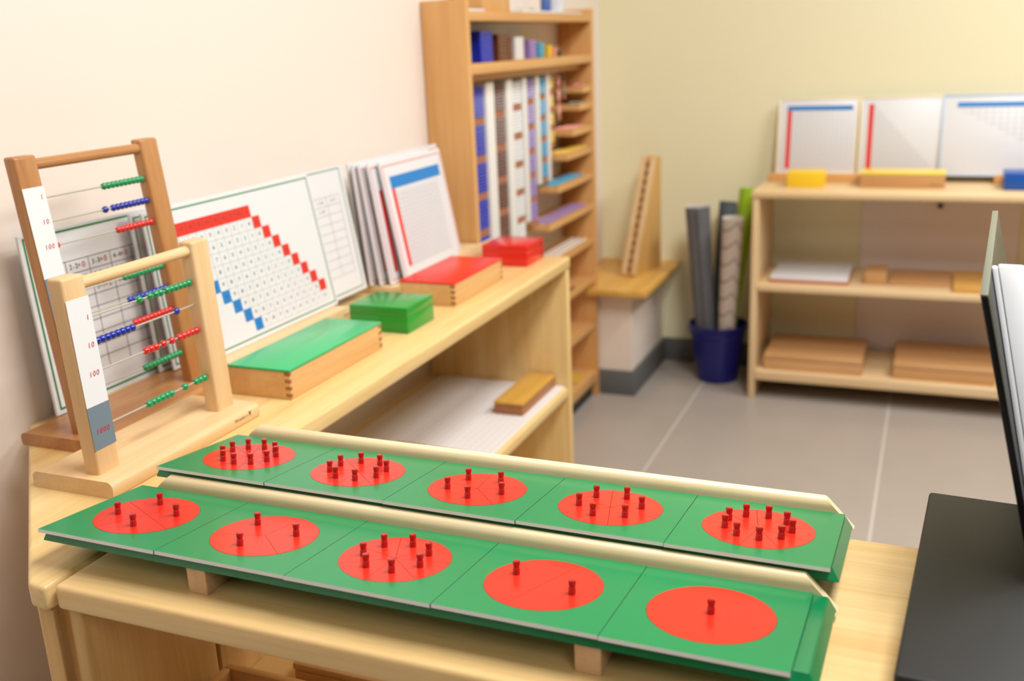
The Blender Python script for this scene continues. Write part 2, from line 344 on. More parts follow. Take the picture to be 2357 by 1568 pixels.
# ------------------------------------------------------------------ abacuses
def abacus(label, base, basez, ups, up_x, up_top, wood_fn, wires, strip, groups, logo=None, lean=0.0):
    t = thing('abacus', label, 'abacus', 'wooden bead abacuses on the shelf unit')
    X0, X1, Y0, Y1 = base
    hb = basez-TOP; rr = hb*.42
    pr = [(X0+.003, TOP), (X0+.0005, TOP+.003)]+[(X0+rr-rr*math.cos(a), basez-rr+rr*math.sin(a)) for a in [math.pi/2*i/6 for i in range(7)]]
    pr += [(X1-rr+rr*math.cos(a), basez-rr+rr*math.sin(a)) for a in [math.pi/2-math.pi/2*i/6 for i in range(7)]]+[(X1-.0005, TOP+.003), (X1-.003, TOP)]
    mb = MB(); mb.prism([(x, z) for x, z in pr], 'y', Y0, Y1); mb.build('base', wood_fn('y'), t, ang=50)
    h = up_top-basez
    sh = Matrix.Shear('XY', 4, (0, 0)) if not lean else None
    def leaned(mb):
        for v in mb.bm.verts: v.co.x += lean*max(0, v.co.z-basez)/h
        return mb
    for y0, y1 in ups: leaned(MB().box(up_x[0], up_x[1], y0, y1, basez-.006, up_top, .0035, 0, 3)).build('upright', wood_fn('z'), t)
    xc = (up_x[0]+up_x[1])/2
    leaned(MB().rod((xc, ups[0][1]-.004, up_top-.012), (xc, ups[1][0]+.004, up_top-.012), .0068, 20)).build('top_rail', wood_fn('y'), t)
    proto = {}
    for z, ca, ys in wires:
        xo = xc+lean*(z-basez)/h
        MB().rod((xo, ups[0][1]-.003, z), (xo, ups[1][0]+.003, z), .0011, 8).build('wire', M_steel, t)
        for y in ys:
            if ca not in proto:
                b = MB(); b.lathe([(.0012, -.0042), (.0030, -.0036), (.0043, -.0016), (.0047, 0), (.0043, .0016), (.0030, .0036), (.0012, .0042)], 14, xf=Matrix.Rotation(math.radians(90), 4, 'X'))
                proto[ca] = b.build('bead', {'g': M_bg, 'b': M_bb, 'r': M_br}[ca], t); ob = proto[ca]
            else: ob = dup_obj(proto[ca], t)
            ob.location = (xo, y, z)
    zt, zs, zb, nums = strip
    y0, y1 = ups[0]; xf = up_x[1]
    mb = MB(); mb.box(xf, xf+.0005, y0+.001, y1-.0005, zs, zt, 0, 0); mb.box(xf, xf+.0005, y0+.001, y1-.0005, zb, zs, 0, 1)
    for s_, z in nums: mb.text(s_, Vector((xf+.0009, y1-.004-.0031*len(s_), z)), Vector((0, 1, 0)), Vector((0, .12, 1)), .0085, 2, .62)
    leaned(mb); mb.build('number_strip', [M_lab, M_labg, M_rednum], t)
    if logo:
        mb = MB(); mb.text('Nienhuis', Vector((X1+.0004, logo[0], logo[1])), Vector((0, 1, 0)), Vector((0, 0, 1)), .0062, 0, .55)
        o = Vector((X1+.0004, logo[0]+.0165, logo[1]+.001)); u = Vector((0, 1, 0)); v = Vector((0, 0, 1))
        for a, b in (((-.002, .003), (.0005, -.003)), ((.003, .003), (.0012, -.003))):
            vs = [mb.bm.verts.new(o+u*p[0]+v*p[1]) for p in ((a[0], a[1]), (a[0]+.0022*(1 if a[0] < 0 else -1), a[1]), (b[0]+.0004, b[1]), (b[0]-.0004, b[1]))]; mb.bm.faces.new(vs)
        mb.build('maker_stamp', M_logo, t)
    return t
def run(a, b, n): return [a+(b-a)*i/(n-1) for i in range(n)]
def ypx(tab, xs):                      # wire position along Y from the spacing seen between two known points
    (x0, y0), (x1, y1) = tab; return [y0+(y1-y0)*(x-x0)/(x1-x0) for x in xs]
P8 = .0079
e1 = .9915
wires1 = [(-.2735, 'g', run(e1-5*P8, e1, 6)+[e1-6*P8-.004, e1-7*P8-.004, e1-8*P8-.007, e1-9*P8-.017]),
          (-.3025, 'b', run(.8215, .8215+8*P8, 9)+[.962]),
          (-.3355, 'r', run(e1-4*P8, e1, 5)+[.945, .930, .917, .9085, .9005]),
          (-.399, 'g', run(e1-2*P8, e1, 3)+[.956]+[.9265]+run(.9195-4*P8, .9195-0*P8, 5)[:5])]
wires1[3] = (-.399, 'g', run(e1-2*P8, e1, 3)+[.9545]+run(.889, .889+5*P8, 6))
abacus('small pale bead frame with white and grey number strip, in front on the shelf end', (-.931, -.813, .773, 1.043), -.447,
       [(.785, .819), (.996, 1.03)], (-.863, -.842), -.222, abbeech, wires1, (-.2465, -.368, -.418, [('1', -.270), ('10', -.301), ('100', -.333), ('1000', -.398)]), None, (1.005, -.4555), -.009)
e2 = 1.0925; PB = .0077
wires2 = [(-.158, 'g', run(e2-9*PB, e2, 10)), (-.1875, 'b', run(e2-8*PB, e2, 9)+[e2-9*PB-.007]), (-.217, 'r', run(e2-8*PB, e2, 9)+[.9245]),
          (-.2795, 'g', run(e2-9*PB, e2, 10)), (-.3105, 'b', run(e2-9*PB, e2, 10)), (-.342, 'r', run(e2-9*PB, e2, 10)), (-.4055, 'g', run(e2-9*PB, e2, 10))]
abacus('large dark beech bead frame with seven wires behind the small one', (-1.053, -.934, .868, 1.145), -.45,
       [(.885, .919), (1.096, 1.13)], (-.984, -.966), -.105, dkbeech, wires2, (-.1425, -.2515, -.43, [('1', -.155), ('10', -.185), ('100', -.215), ('1000', -.278), ('10000', -.309), ('100000', -.34), ('1000000', -.405)]), None, None, -.034)

# ------------------------------------------------------------------ charts
def chart(name, label, cat, group, bx, bz, tx, tz, y0, y1, edge, printer, thick=.004, mats=None, parts=True):
    """board leaning in the XZ plane, bottom front edge at (bx,bz), top at (tx,tz)"""
    v = Vector((tx-bx, 0, tz-bz)); h = v.length; v.normalize(); u = Vector((0, 1, 0)); n = u.cross(v)
    t = thing(name, label, cat, group, (bx, y0, bz))
    m = Matrix((u, v, n)).transposed().to_4x4()
    mb = MB(); mb.box(0, y1-y0, 0, h, -thick, 0, .0006, 0, 1, xf=m); mb.build('board', M_white, t)
    mb = MB(); printer(mb, n*.0004, u, v, y1-y0, h)
    mb.build('printed_face', mats, t); return t
def outline(mb, o, u, v, u0, u1, v0, v1, w, mi):
    mb.quad(o, u, v, u0, u1, v0, v0+w, mi); mb.quad(o, u, v, u0, u1, v1-w, v1, mi); mb.quad(o, u, v, u0, u0+w, v0+w, v1-w, mi); mb.quad(o, u, v, u1-w, u1, v0+w, v1-w, mi)
PM = [M_white, M_gline, M_red, M_blue, M_ink, M_grid, M_rednum, M_rline, M_gridl]
def print_strip(mb, o, u, v, W, H):             # subtraction finger chart; local u runs from the board's left edge
    outline(mb, o, u, v, .006, W-.0055, .0065, H-.006, .0022, 1)
    p = .0199; uc = 1.3535-1.155; vc = .2045; e = o*1.6
    def cell(c, r, mi, txt, tm):
        x = uc+c*p; y = vc-r*p
        if mi is not None: mb.quad(o, u, v, x-p/2, x+p/2, y-p/2, y+p/2, mi)
        mb.text(txt, e+u*x+v*y, u, v, .0088, tm, .5)
    for d in range(10):
        if uc-d*p > .015: cell(-d, 0, 2, str(9+d), 4)
    for r in range(1, 10):
        if r < 9: cell(r, r, 2, str(9-r), 4)
        for d in range(10): cell(r-1-d, r, None, str(d), 4)
        if uc+(r-1-10)*p > .012: cell(r-11, r, 3, str(10-r), 4)
        y = vc-r*p
        a = max(.012, uc+(r-10.5)*p); mb.quad(o*.7, u, v, a, uc+(r-.5)*p, y-p/2-.0002, y-p/2+.0002, 5)
        for d in range(11):
            x = uc+(r-.5-d)*p
            if x > .012: mb.quad(o*.7, u, v, x-.0002, x+.0002, y-p/2, y+p/2, 5)
    for d in range(10): mb.quad(o*1.3, u, v, uc-(d+.5)*p-.0003, uc-(d+.5)*p+.0003, vc-p/2, vc+p/2, 4)
def print_table(mb, o, u, v, W, H):
    outline(mb, o, u, v, .0065, W-.006, .0065, H-.004, .0028, 1)
    e = o*1.6; x0 = .026; cw = .0408; top = .1965; rh = .0176; nc_, nr = 5, 9
    for c in range(nc_+1): mb.quad(o, u, v, x0+c*cw-.0004, x0+c*cw+.0004, top-rh*nr, top, 4)
    for r in range(nr+1): mb.quad(o, u, v, x0, x0+nc_*cw, top-r*rh-.0004, top-r*rh+.0004, 4)
    for c in range(nc_):
        k = c+1
        for r in range(3):
            if k-r < 1: continue
            x = x0+(c+.5)*cw; y = top-(r+.5)*rh
            mb.text(f'{k}-{k-r}=', e+u*(x-.005)+v*y, u, v, .0098, 4, .52); mb.text(str(r), e+u*(x+.0105)+v*y, u, v, .0115, 6, .5)
def print_plain_green(mb, o, u, v, W, H):
    outline(mb, o, u, v, .0055, W-.0055, .0065, H-.0045, .0022, 1); mb.quad(o, u, v, .03, .036, .08, .2, 3)
def print_small_table(mb, o, u, v, W, H):
    outline(mb, o, u, v, .006, W-.0105, .0075, H-.003, .0018, 1)
    x1 = W-.03; x0 = W-.118; top = .190; rh = .0165
    for c in range(3): mb.quad(o, u, v, x0+(x1-x0)*c/2-.0003, x0+(x1-x0)*c/2+.0003, top-rh*9, top, 5)
    for r in range(10): mb.quad(o, u, v, x0, x1, top-rh*r-.0003, top-rh*r+.0003, 5)
    for r in range(2):
        mb.text('1-1=0', o*1.6+u*(x0+(x1-x0)*.25)+v*(top-rh*(r+.5)), u, v, .008, 5, .5)
        if r == 0: mb.text('2-1=1', o*1.6+u*(x0+(x1-x0)*.75)+v*(top-rh*.5), u, v, .008, 5, .5)
def print_red(mb, o, u, v, W, H):
    outline(mb, o, u, v, .0055, W-.0075, .0065, H-.009, .0017, 7)
def print_redbar(mb, o, u, v, W, H):
    print_red(mb, o, u, v, W, H); mb.quad(o, u, v, .022, .034, .022, H-.055, 2)
def print_multi(mb, o, u, v, W, H):
    print_red(mb, o, u, v, W, H)
    mb.quad(o, u, v, .026, W-.02, H-.056, H-.032, 3); mb.quad(o, u, v, .026, .038, .028, H-.056, 2)
    for r in range(18): mb.quad(o, u, v, .038, W-.02, .028+r*.0087, .0287+r*.0087, 8)
    for c in range(12): mb.quad(o, u, v, .038+c*.0166, .0387+c*.0166, .028, H-.056, 8)
    for r in range(17):
        for c in range(11):
            mb.quad(o, u, v, .043+c*.0166, .0495+c*.0166, .0312+r*.0087, .0328+r*.0087, 5)
def print_none(mb, o, u, v, W, H): print_red(mb, o, u, v, W, H)
G1, G2 = 'green-bordered arithmetic charts on the shelf unit', 'red-bordered arithmetic charts in the far holder'
def holder(label, x0, x1, y0, y1, zb, lip, logo=None):
    t = thing('chart_holder', label, 'holder', 'wooden chart holders on the shelf unit')
    MB().box(x0, x1, y0, y1, TOP, zb, .0015).build('base', pine('y'), t)
    if lip: MB().box(x1, x1+.007, y0, y1, TOP, lip, .0015).build('front_lip', pine('y'), t)
    if logo: mb = MB(); mb.text('Nienhuis', Vector((x1+.0074, logo, TOP+.011)), Vector((0, 1, 0)), Vector((0, 0, 1)), .0062, 0, .55); mb.build('maker_stamp', M_logo, t)
    return t
holder('low wooden chart holder hidden behind the large bead frame', -1.1, -1.055, .965, 1.40, -.4555, 0)
holder('wooden holder with maker stamp under the red staircase subtraction chart', -1.045, -.965, 1.17, 1.535, -.449, -.444, 1.512)
holder('wooden slotted holder under the red-bordered charts by the tall cabinet', -1.06, -.951, 1.70, 2.145, -.452, -.437)
chart('chart_board', 'white subtraction table chart with green border behind the two bead frames', 'chart', G1, -1.062, -.455, -1.078, -.212, .938, 1.185, M_white, print_table, mats=PM)
chart('chart_board', 'white green-bordered chart with a blue bar showing, second in the stack behind the bead frames', 'chart', G1, -1.0445, -.4495, -1.061, -.2135, 1.12, 1.36, M_white, print_plain_green, mats=PM).location.z += 0
chart('chart_board', 'narrow green-bordered edge of a chart just left of the staircase chart', 'chart', G1, -1.027, -.4485, -1.048, -.2135, 1.13, 1.37, M_white, lambda mb, o, u, v, W, H: outline(mb, o, u, v, .0055, W-.0055, .0065, H-.0045, .0022, 1), mats=PM)
chart('chart_board', 'large white subtraction chart with red staircase and blue squares', 'chart', G1, -1.0, -.4485, -1.042, -.2095, 1.155, 1.547, M_white, print_strip, mats=PM)
chart('chart_board', 'white chart with green border and faint empty table right of the staircase chart', 'chart', G1, -1.0125, -.4485, -1.0495, -.2105, 1.425, 1.675, M_white, print_small_table, mats=PM)
ST5 = [(-1.035, -1.052, 1.705, 2.09, print_red, 'wide red-bordered chart at the very back of the far stack'), (-1.013, -1.034, 1.692, 1.955, print_red, 'second red-bordered chart from the back of the far stack'),
       (-.995, -1.025, 1.70, 1.96, print_redbar, 'middle red-bordered chart of the far stack'), (-.977, -1.011, 1.71, 1.97, print_redbar, 'red-bordered chart directly behind the blue and red multiplication chart'),
       (-.9575, -1.0, 1.735, 1.998, print_multi, 'front multiplication chart with blue top bar and red column')]
for b, tx, y0, y1, pr, lab in ST5: chart('chart_board', lab, 'chart', G2, b, -.4502, tx, -.2125, y0, y1, M_white, pr, .005, PM)

# ------------------------------------------------------------------ boxes on the worktop
M_glid = mat('green_lid', (40, 184, 112), .3, .5, coat=.3); M_gbox = mat('green_box_paint', (10, 150, 44), .3, .5, coat=.4)
M_rlid = mat('red_lid', (236, 44, 30), .32, .5); M_rbox = mat('red_box_paint', (220, 22, 18), .3, .5, coat=.4)
M_joint = wood('end_grain', (176, 120, 74), (150, 96, 54), 'x')
def long_box(x0, x1, y0, y1, h, lid, label):
    t = thing('wooden_box', label, 'box', 'long wooden boxes with coloured lids')
    MB().box(x0, x1, y0, y1, TOP, TOP+h-.0035, .0012).build('box_body', beech('y'), t)
    mb = MB()
    for i in range(4):
        z = TOP+.004+i*.0105; mb.box(x1-.0085, x1+.0003, y0-.0003, y0+.004, z, z+.005); mb.box(x1-.004, x1+.0003, y1-.0085, y1+.0003, z, z+.005)
    mb.build('finger_joint', M_joint, t)
    MB().box(x0-.001, x1+.001, y0-.001, y1+.001, TOP+h-.0034, TOP+h, .0008).build('lid', lid, t)
    return t
def cube_box(x0, x1, y0, y1, h, lidm, bm_, label):
    t = thing('lidded_box', label, 'box', 'square painted boxes')
    MB().box(x0, x1, y0, y1, TOP, TOP+h-.016, .0006).build('box_body', bm_, t)
    MB().box(x0, x1, y0, y1, TOP+h-.0159, TOP+h, .0008).build('lid', lidm, t); return t
long_box(-.911, -.808, 1.11, 1.368, .0445, M_glid, 'long wooden box with green lid in front of the staircase chart')
cube_box(-.918, -.806, 1.453, 1.552, .0455, M_gbox, M_gbox, 'square green lidded box between the two long wooden boxes')
long_box(-.92, -.806, 1.64, 1.868, .0455, M_rlid, 'long wooden box with red lid in front of the red-bordered charts')
cube_box(-.905, -.80, 1.99, 2.095, .046, M_rbox, M_rbox, 'square red lidded box at the far end of the worktop')
# lower shelf of the wall unit
lb = thing('wooden_box', 'long wooden box with ochre lid on the lower shelf of the wall unit', 'box')
MB().box(-.842, -.776, 1.874, 2.08, -.7703, -.745, .002).build('box_body', wood('brown_box', (170, 112, 66), (150, 94, 52), 'y'), lb)
MB().box(-.843, -.775, 1.873, 2.081, -.7447, -.738, .002).build('lid', wood('ochre_lid', (214, 166, 78), (200, 148, 62), 'y'), lb)
mb = MB(); mb.box(-1.075, -.756, 1.60, 2.084, -.7703, -.7668, .0006, 0, 1)
for i in range(20): mb.quad(Vector((0, 0, -.7666)), Vector((1, 0, 0)), Vector((0, 1, 0)), -1.07+i*.016, -1.0694+i*.016, 1.61, 2.08, 1)
for i in range(24): mb.quad(Vector((0, 0, -.7666)), Vector((1, 0, 0)), Vector((0, 1, 0)), -1.07, -.76, 1.61+i*.02, 1.6106+i*.02, 1)
tag(mb.build('grid_board', [mat('grid_paper', (236, 232, 230), .5), M_gridl]), 'white gridded number board lying on the lower shelf of the wall unit', 'board')
for x0, x1, y, lab in ((-.952, -.888, 1.63, 'left of two small wooden blocks at the near end of the lower shelf'), (-.875, -.80, 1.625, 'right of two small wooden blocks at the near end of the lower shelf')):
    tag(MB().box(x0, x1, y-.03, y+.012, -.7664, -.752, .002).build('wooden_block', wood('ochre_lid', (214, 166, 78), (200, 148, 62), 'y')), lab, 'block', 'small wooden blocks on the lower shelf')

# ------------------------------------------------------------------ tall bead cabinet
BC0, BC1, BXF, BXB = 2.16, 3.088, -.993, -1.106
bc = thing('bead_cabinet', 'tall shallow wooden bead cabinet against the cream wall', 'cabinet')
MB().box(BXB, BXF, BC0, BC0+.02, FLOOR, .099, .002).build('side_panel', cabwood('z'), bc)
MB().box(BXB, BXF, BC1-.02, BC1, FLOOR, .09, .002).build('side_panel', cabwood('z'), bc)
MB().box(BXB, BXF, BC0+.02, BC1-.02, .052, .073, .002).build('top_shelf', cabwood('y'), bc)
MB().box(BXB, BXF, BC0+.02, BC1-.02, -.067, -.043, .002).build('shelf_board', cabwood('y'), bc)
MB().box(BXB, BXF, BC0+.02, BC1-.02, -1.095, -1.06, .002).build('bottom_shelf', cabwood('y'), bc)
MB().box(BXB, BXB+.004, BC0+.02, BC1-.02, -1.06, .052).build('back_panel', mat('back_panel', (236, 230, 220), .7), bc)
MB().box(BXB, BXF-.02, BC0+.02, BC1-.02, FLOOR, -1.095).build('shadow_plinth', M_black, bc)  # recessed base, coloured black to stand in for the shadow beneath the cabinet
TR = [(2.986, -.137), (2.952, -.187), (2.886, -.257), (2.825, -.322), (2.744, -.405), (2.666, -.503), (2.60, -.613), (2.49, -.742), (2.36, -.893)]
for y, z in TR:
    MB().box(BXB+.004, BXF-.003, y, BC1-.02, z-.017, z, .0015).box(BXF-.010, BXF-.003, y, BC1-.02, z, z+.004, .001).build('bead_tray', cabwood('y'), bc)
mb = MB(); mb.box(-1.048, -1.030, BC0+.02, BC1-.02, -.085, -.067, .001)
mb.build('hook_rail', cabwood('y'), bc)
BCOL = {9: ('dark blue', (6, 44, 190)), 8: ('brown', (112, 62, 38)), 7: ('white', (238, 238, 238)), 6: ('lilac', (160, 134, 204)), 5: ('light blue', (48, 170, 214)), 4: ('yellow', (242, 204, 30)), 3: ('pink', (240, 150, 130)), 2: ('green', (30, 90, 60)), 1: ('red', (200, 40, 30))}
BM = {k: mat('beads_'+v[0].replace(' ', '_'), v[1], .3, coat=.3) for k, v in BCOL.items()}
M_link = mat('copper_link', (190, 126, 92), .4)
P = .0082
def bead_grid(n, mm, plane):
    b = MB(); r = P*.5
    for i in range(n):
        for j in range(mm):
            c = ((i-(n-1)/2)*P, (j-(mm-1)/2)*P)
            b.ball({'yz': (0, c[0], c[1]), 'xy': (c[0], c[1], 0)}[plane], r, 6, 4)
    return b
CH = {9: 2.302, 8: 2.437, 7: 2.556, 6: 2.655, 5: 2.752, 4: 2.821, 3: 2.889, 2: 2.937}
for n, y in CH.items():
    cn = BCOL[n][0]
    root = thing('bead_chain', f'hanging chain of {cn} bead squares with copper links in the tall cabinet', 'bead chain', 'bead chains hanging in the tall cabinet', (-1.04, y, -.085))
    mb = MB(); mb.rod((0, 0, 0), (0, 0, -.012), .0012, 6); mb.build('hook', M_steel, root)
    s = n*P; z = -.014; proto = None; lp = None
    for i in range(n):
        if proto is None: proto = bead_grid(n, n, 'yz').build('bead_square', BM[n], root); ob = proto
        else: ob = dup_obj(proto, root)
        ob.location = (0, 0, z-s/2); z -= s
        if lp is None:
            b = MB()
            for q in range(n): b.rod((0, (q-(n-1)/2)*P, -.001), (0, (q-(n-1)/2)*P, -.017), .0026, 6)
            lp = b.build('link', M_link, root); ob = lp
        else: ob = dup_obj(lp, root)
        ob.location = (0, 0, z); z -= .018
        if z < -.9: break
# light dividers between the hanging chains
for y, hw in ((2.370, .024), (2.497, .02), (2.605, .014), (2.703, .013), (2.786, .01)):
    zb = -.62 if y < 2.55 else -.48 if y < 2.66 else -.39
    MB().box(BXB+.004, -1.034, y-hw, y+hw, zb, -.09, .001).build('divider', mat('divider_grey', (240, 238, 233), .6), bc)
# cubes on the upper shelf
CU = {9: 2.308, 8: 2.418, 7: 2.532, 6: 2.634, 5: 2.703, 4: 2.775, 3: 2.822, 2: 2.874}
for n, y in CU.items():
    s = n*P; x1 = -1.026
    mb = MB()
    for k in range(n): mb.box(x1-s, x1, y, y+s, -.043+k*P+.0002, -.043+(k+1)*P-.0002, .0018, 0, 1)
    tag(mb.build('bead_cube', BM[n]), f'{BCOL[n][0]} bead cube of stacked squares on the upper shelf of the tall cabinet', 'bead cube', 'bead cubes on the upper shelf')
mb = MB()
for k in range(8): mb.box(-1.085, -1.027, 2.492, 2.516, -.043+k*.0072+.0002, -.043+(k+1)*.0072-.0002, .0014, 0, 1)
tag(mb.build('bead_square_stack', mat('bead_squares_brown', (128, 82, 60), .4)), 'thin stack of brown bead squares between the brown and white cubes', 'bead squares')
# short chains lying in the trays
for (y, z), n in zip(TR, (1, 2, 3, 4, 5, 6, 7, 8, 9)):
    b = MB(); L_ = n*P; k = 0; yy = y+.012
    per = max(1, int((BC1-.03-yy)/(L_+.003)))
    if n > 7: per = 6
    for row in range(3 if n > 2 else 2):
        for c in range(per):
            for j in range(n): b.ball((BXF-.02-row*.02, yy+c*(L_+.003)+j*P, z+P*.5), P*.5, 6, 4)
    tag(b.build('folded_bead_chain', BM[n]), f'{BCOL[n][0]} bead chain folded on its own little tray in the tall cabinet', 'bead chain', 'bead chains folded on the trays')
tag(bead_grid(9, 10, 'xy').build('bead_square_pad', mat('beads_gold', (222, 180, 70), .3)), 'golden bead square lying on the bottom shelf of the tall cabinet', 'bead squares').location = (-1.045, 2.95, -1.0555+ZO)
# things on top of the cabinet
tb = thing('wooden_box', 'wooden box standing on top of the tall bead cabinet', 'box')
MB().box(-1.085, -1.012, 2.30, 2.47, .0735, .16, .003).build('box_body', cabwood('z'), tb); MB().box(-1.087, -1.010, 2.298, 2.472, .1603, .17, .002).build('lid', cabwood('y'), tb)
tag(MB().box(-1.09, -1.0, 2.19, 2.285, .0735, .079, .001).build('paper_stack', M_white), 'white paper stack on top of the tall cabinet left of the wooden box', 'papers')
tag(MB().box(-1.09, -.998, 2.52, 2.99, .0735, .079, .001).build('paper_stack', M_white), 'white paper stack on top of the tall cabinet right of the wooden box', 'papers')
bt = thing('bottle', 'small blue and white bottle lying among papers on top of the tall cabinet', 'bottle', None, (-1.03, 2.775, .0795))
MB().lathe([(.012, 0), (.015, .003), (.015, .045), (.008, .055), (.008, .06)], 20).build('bottle_body', mat('bottle_blue', (70, 100, 170), .4), bt)
bt2 = thing('cup', 'small white cup beside the blue bottle on top of the tall cabinet', 'cup', None, (-1.03, 2.86, .0795))
MB().lathe([(.016, 0), (.02, .002), (.026, .05), (.0245, .05), (.019, .004), (.001, .0035)], 24).build('cup_body', M_white, bt2)
bt['label'] = 'small blue bottle standing on papers on top of the tall cabinet'

# ------------------------------------------------------------------ ledge: wooden wedge stand
LZ = -.776
wd = thing('wedge_stand', 'tall wooden wedge stand with a column of dark slots on the corner ledge', 'stand', None, (-.933, 3.24, LZ)); wd.rotation_euler.z = math.radians(-11)
xa, xb, HW, yt = -.0265, .0265, .384, .165
mb = MB(); mb.prism([(0, 0), (.2, 0), (.2, HW), (yt, HW)], 'x', xa, xb, .002); mb.build('wedge_body', wood('wedge_wood', (220, 174, 104), (204, 154, 84), 'z'), wd)
dv = Vector((0, yt, HW)); ln = dv.length; dv.normalize()
m = Matrix((Vector((1, 0, 0)), dv, Vector((1, 0, 0)).cross(dv))).transposed().to_4x4()
MB().box(xa, xa+.018, .004, ln-.004, .0003, .008, .001, xf=m).build('rail', pine('z'), wd)
MB().box(xb-.018, xb, .004, ln-.004, .0003, .008, .001, xf=m).build('rail', pine('z'), wd)
mb = MB()
for i in range(13): mb.box(xa+.0195, xb-.0195, .015+i*.0305, .034+i*.0305, .0003, .003, .001, xf=m)
mb.build('slot_strip', mat('slot_brown', (150, 92, 48), .6), wd)

# ------------------------------------------------------------------ bucket and rolled mats
bk = thing('bucket', 'dark blue plastic bucket holding rolled mats', 'bucket', None, (-.648, 3.35, FLOOR))
MB().lathe([(.066, .0), (.068, .002), (.095, .185), (.100, .19), (.100, .202), (.0945, .202), (.0925, .188), (.0645, .008), (.001, .008)], 40).build('bucket_body', mat('bucket_blue', (16, 20, 104), .35), bk)
mb = MB(); 
for i in range(12):
    a0, a1 = math.pi*i/12, math.pi*(i+1)/12
    mb.rod((.097*math.cos(a0), -.02-.075*math.sin(a0), .19-.03*math.sin(a0)), (.097*math.cos(a1), -.02-.075*math.sin(a1), .19-.03*math.sin(a1)), .0022, 8)
mb.build('bail_handle', mat('bucket_blue', (16, 20, 104)), bk)
def felt(name, c1, c2, kind=0):
    m = bpy.data.materials.new(name); m.use_nodes = True; nt = m.node_tree; L = nt.links.new; b = nt.nodes['Principled BSDF']; b.inputs['Roughness'].default_value = .95
    tc = nt.nodes.new('ShaderNodeTexCoord'); mx = nt.nodes.new('ShaderNodeMix'); mx.data_type = 'RGBA'; mx.inputs[6].default_value = (*lin(c1), 1); mx.inputs[7].default_value = (*lin(c2), 1)
    if kind == 0:
        n = nt.nodes.new('ShaderNodeTexNoise'); n.inputs['Scale'].default_value = 60; n.inputs['Detail'].default_value = 4; L(tc.outputs['Object'], n.inputs['Vector']); L(n.outputs['Fac'], mx.inputs[0])
    else:      # hexagon-like wavy lines
        sp = nt.nodes.new('ShaderNodeSeparateXYZ'); L(tc.outputs['Object'], sp.inputs[0])
        def mth(op, a, b_=None):
            q = nt.nodes.new('ShaderNodeMath'); q.operation = op
            for i, x in enumerate((a, b_)):
                if x is None: continue
                if isinstance(x, (int, float)): q.inputs[i].default_value = x
                else: L(x, q.inputs[i])
            return q.outputs[0]
        tri = mth('PINGPONG', mth('ADD', sp.outputs[0], .012), .024)
        z = mth('ADD', sp.outputs[2], mth('MULTIPLY', tri, 1.3))
        fr_ = mth('PINGPONG', z, .03)
        lt = mth('LESS_THAN', fr_, .0045); L(lt, mx.inputs[0])
    L(mx.outputs[2], b.inputs['Base Color']); return m
def roll(p0, p1, r, m, mend, label, k=.62):
    p0, p1 = Vector(p0), Vector(p1); d = p1-p0; t = thing('rolled_mat', label, 'rolled mat', 'rolled mats in the blue bucket', p0)
    t.rotation_euler = d.to_track_quat('Z', 'Y').to_euler()
    h = d.length; n = 120; mb = MB(); turns = 3.2; th = r/(turns+.6)
    prev = None
    ring = []
    for i in range(n+1):
        a = 2*math.pi*turns*i/n; rr = r-(r-.006)*i/n
        ring.append((rr*math.cos(a), rr*math.sin(a), (rr-th*.55)*math.cos(a), (rr-th*.55)*math.sin(a)))
    vs = [[mb.bm.verts.new((q[0]*k, q[1]*k, 0)), mb.bm.verts.new((q[0], q[1], h)), mb.bm.verts.new((q[2], q[3], h)), mb.bm.verts.new((q[2]*k, q[3]*k, 0))] for q in ring]
    for A, B in zip(vs, vs[1:]):
        mb.bm.faces.new((A[0], B[0], B[1], A[1])).material_index = 0
        mb.bm.faces.new((A[1], B[1], B[2], A[2])).material_index = 1
        mb.bm.faces.new((A[2], B[2], B[3], A[3])).material_index = 1
        mb.bm.faces.new((A[3], B[3], B[0], A[0])).material_index = 1
    mb.bm.faces.new(vs[0]); mb.bm.faces.new(vs[-1][::-1])
    mb.build('mat_roll', [m, mend], t, ang=60); return t
M_rg = felt('grey_rug', (96, 97, 100), (112, 112, 114)); M_rg2 = felt('slate_rug', (84, 92, 100), (96, 104, 112)); M_rc = felt('cream_pattern_rug', (206, 192, 178), (150, 136, 128), 1); M_rgr = felt('lime_rug', (150, 190, 30), (166, 204, 44))
M_pale = mat('rug_backing', (218, 214, 208), .9)
FB = FLOOR+.085
roll((-.685, 3.335, FB), (-.722, 3.325, -.545), .047, M_rg, M_pale, 'tall grey rolled mat at the left of the blue bucket', .78)
roll((-.672, 3.39, FB), (-.632, 3.42, -.545), .033, M_rg2, mat('rug_dark', (70, 74, 80), .9), 'dark slate rolled mat behind the patterned one in the bucket', .68)
roll((-.617, 3.322, FB), (-.592, 3.30, -.578), .042, M_rc, M_pale, 'cream rolled mat with dark wavy lines leaning in the bucket', .74)
roll((-.62, 3.392, FB), (-.565, 3.425, -.50), .034, M_rgr, M_rgr, 'lime green rolled mat at the back right of the bucket', .5)

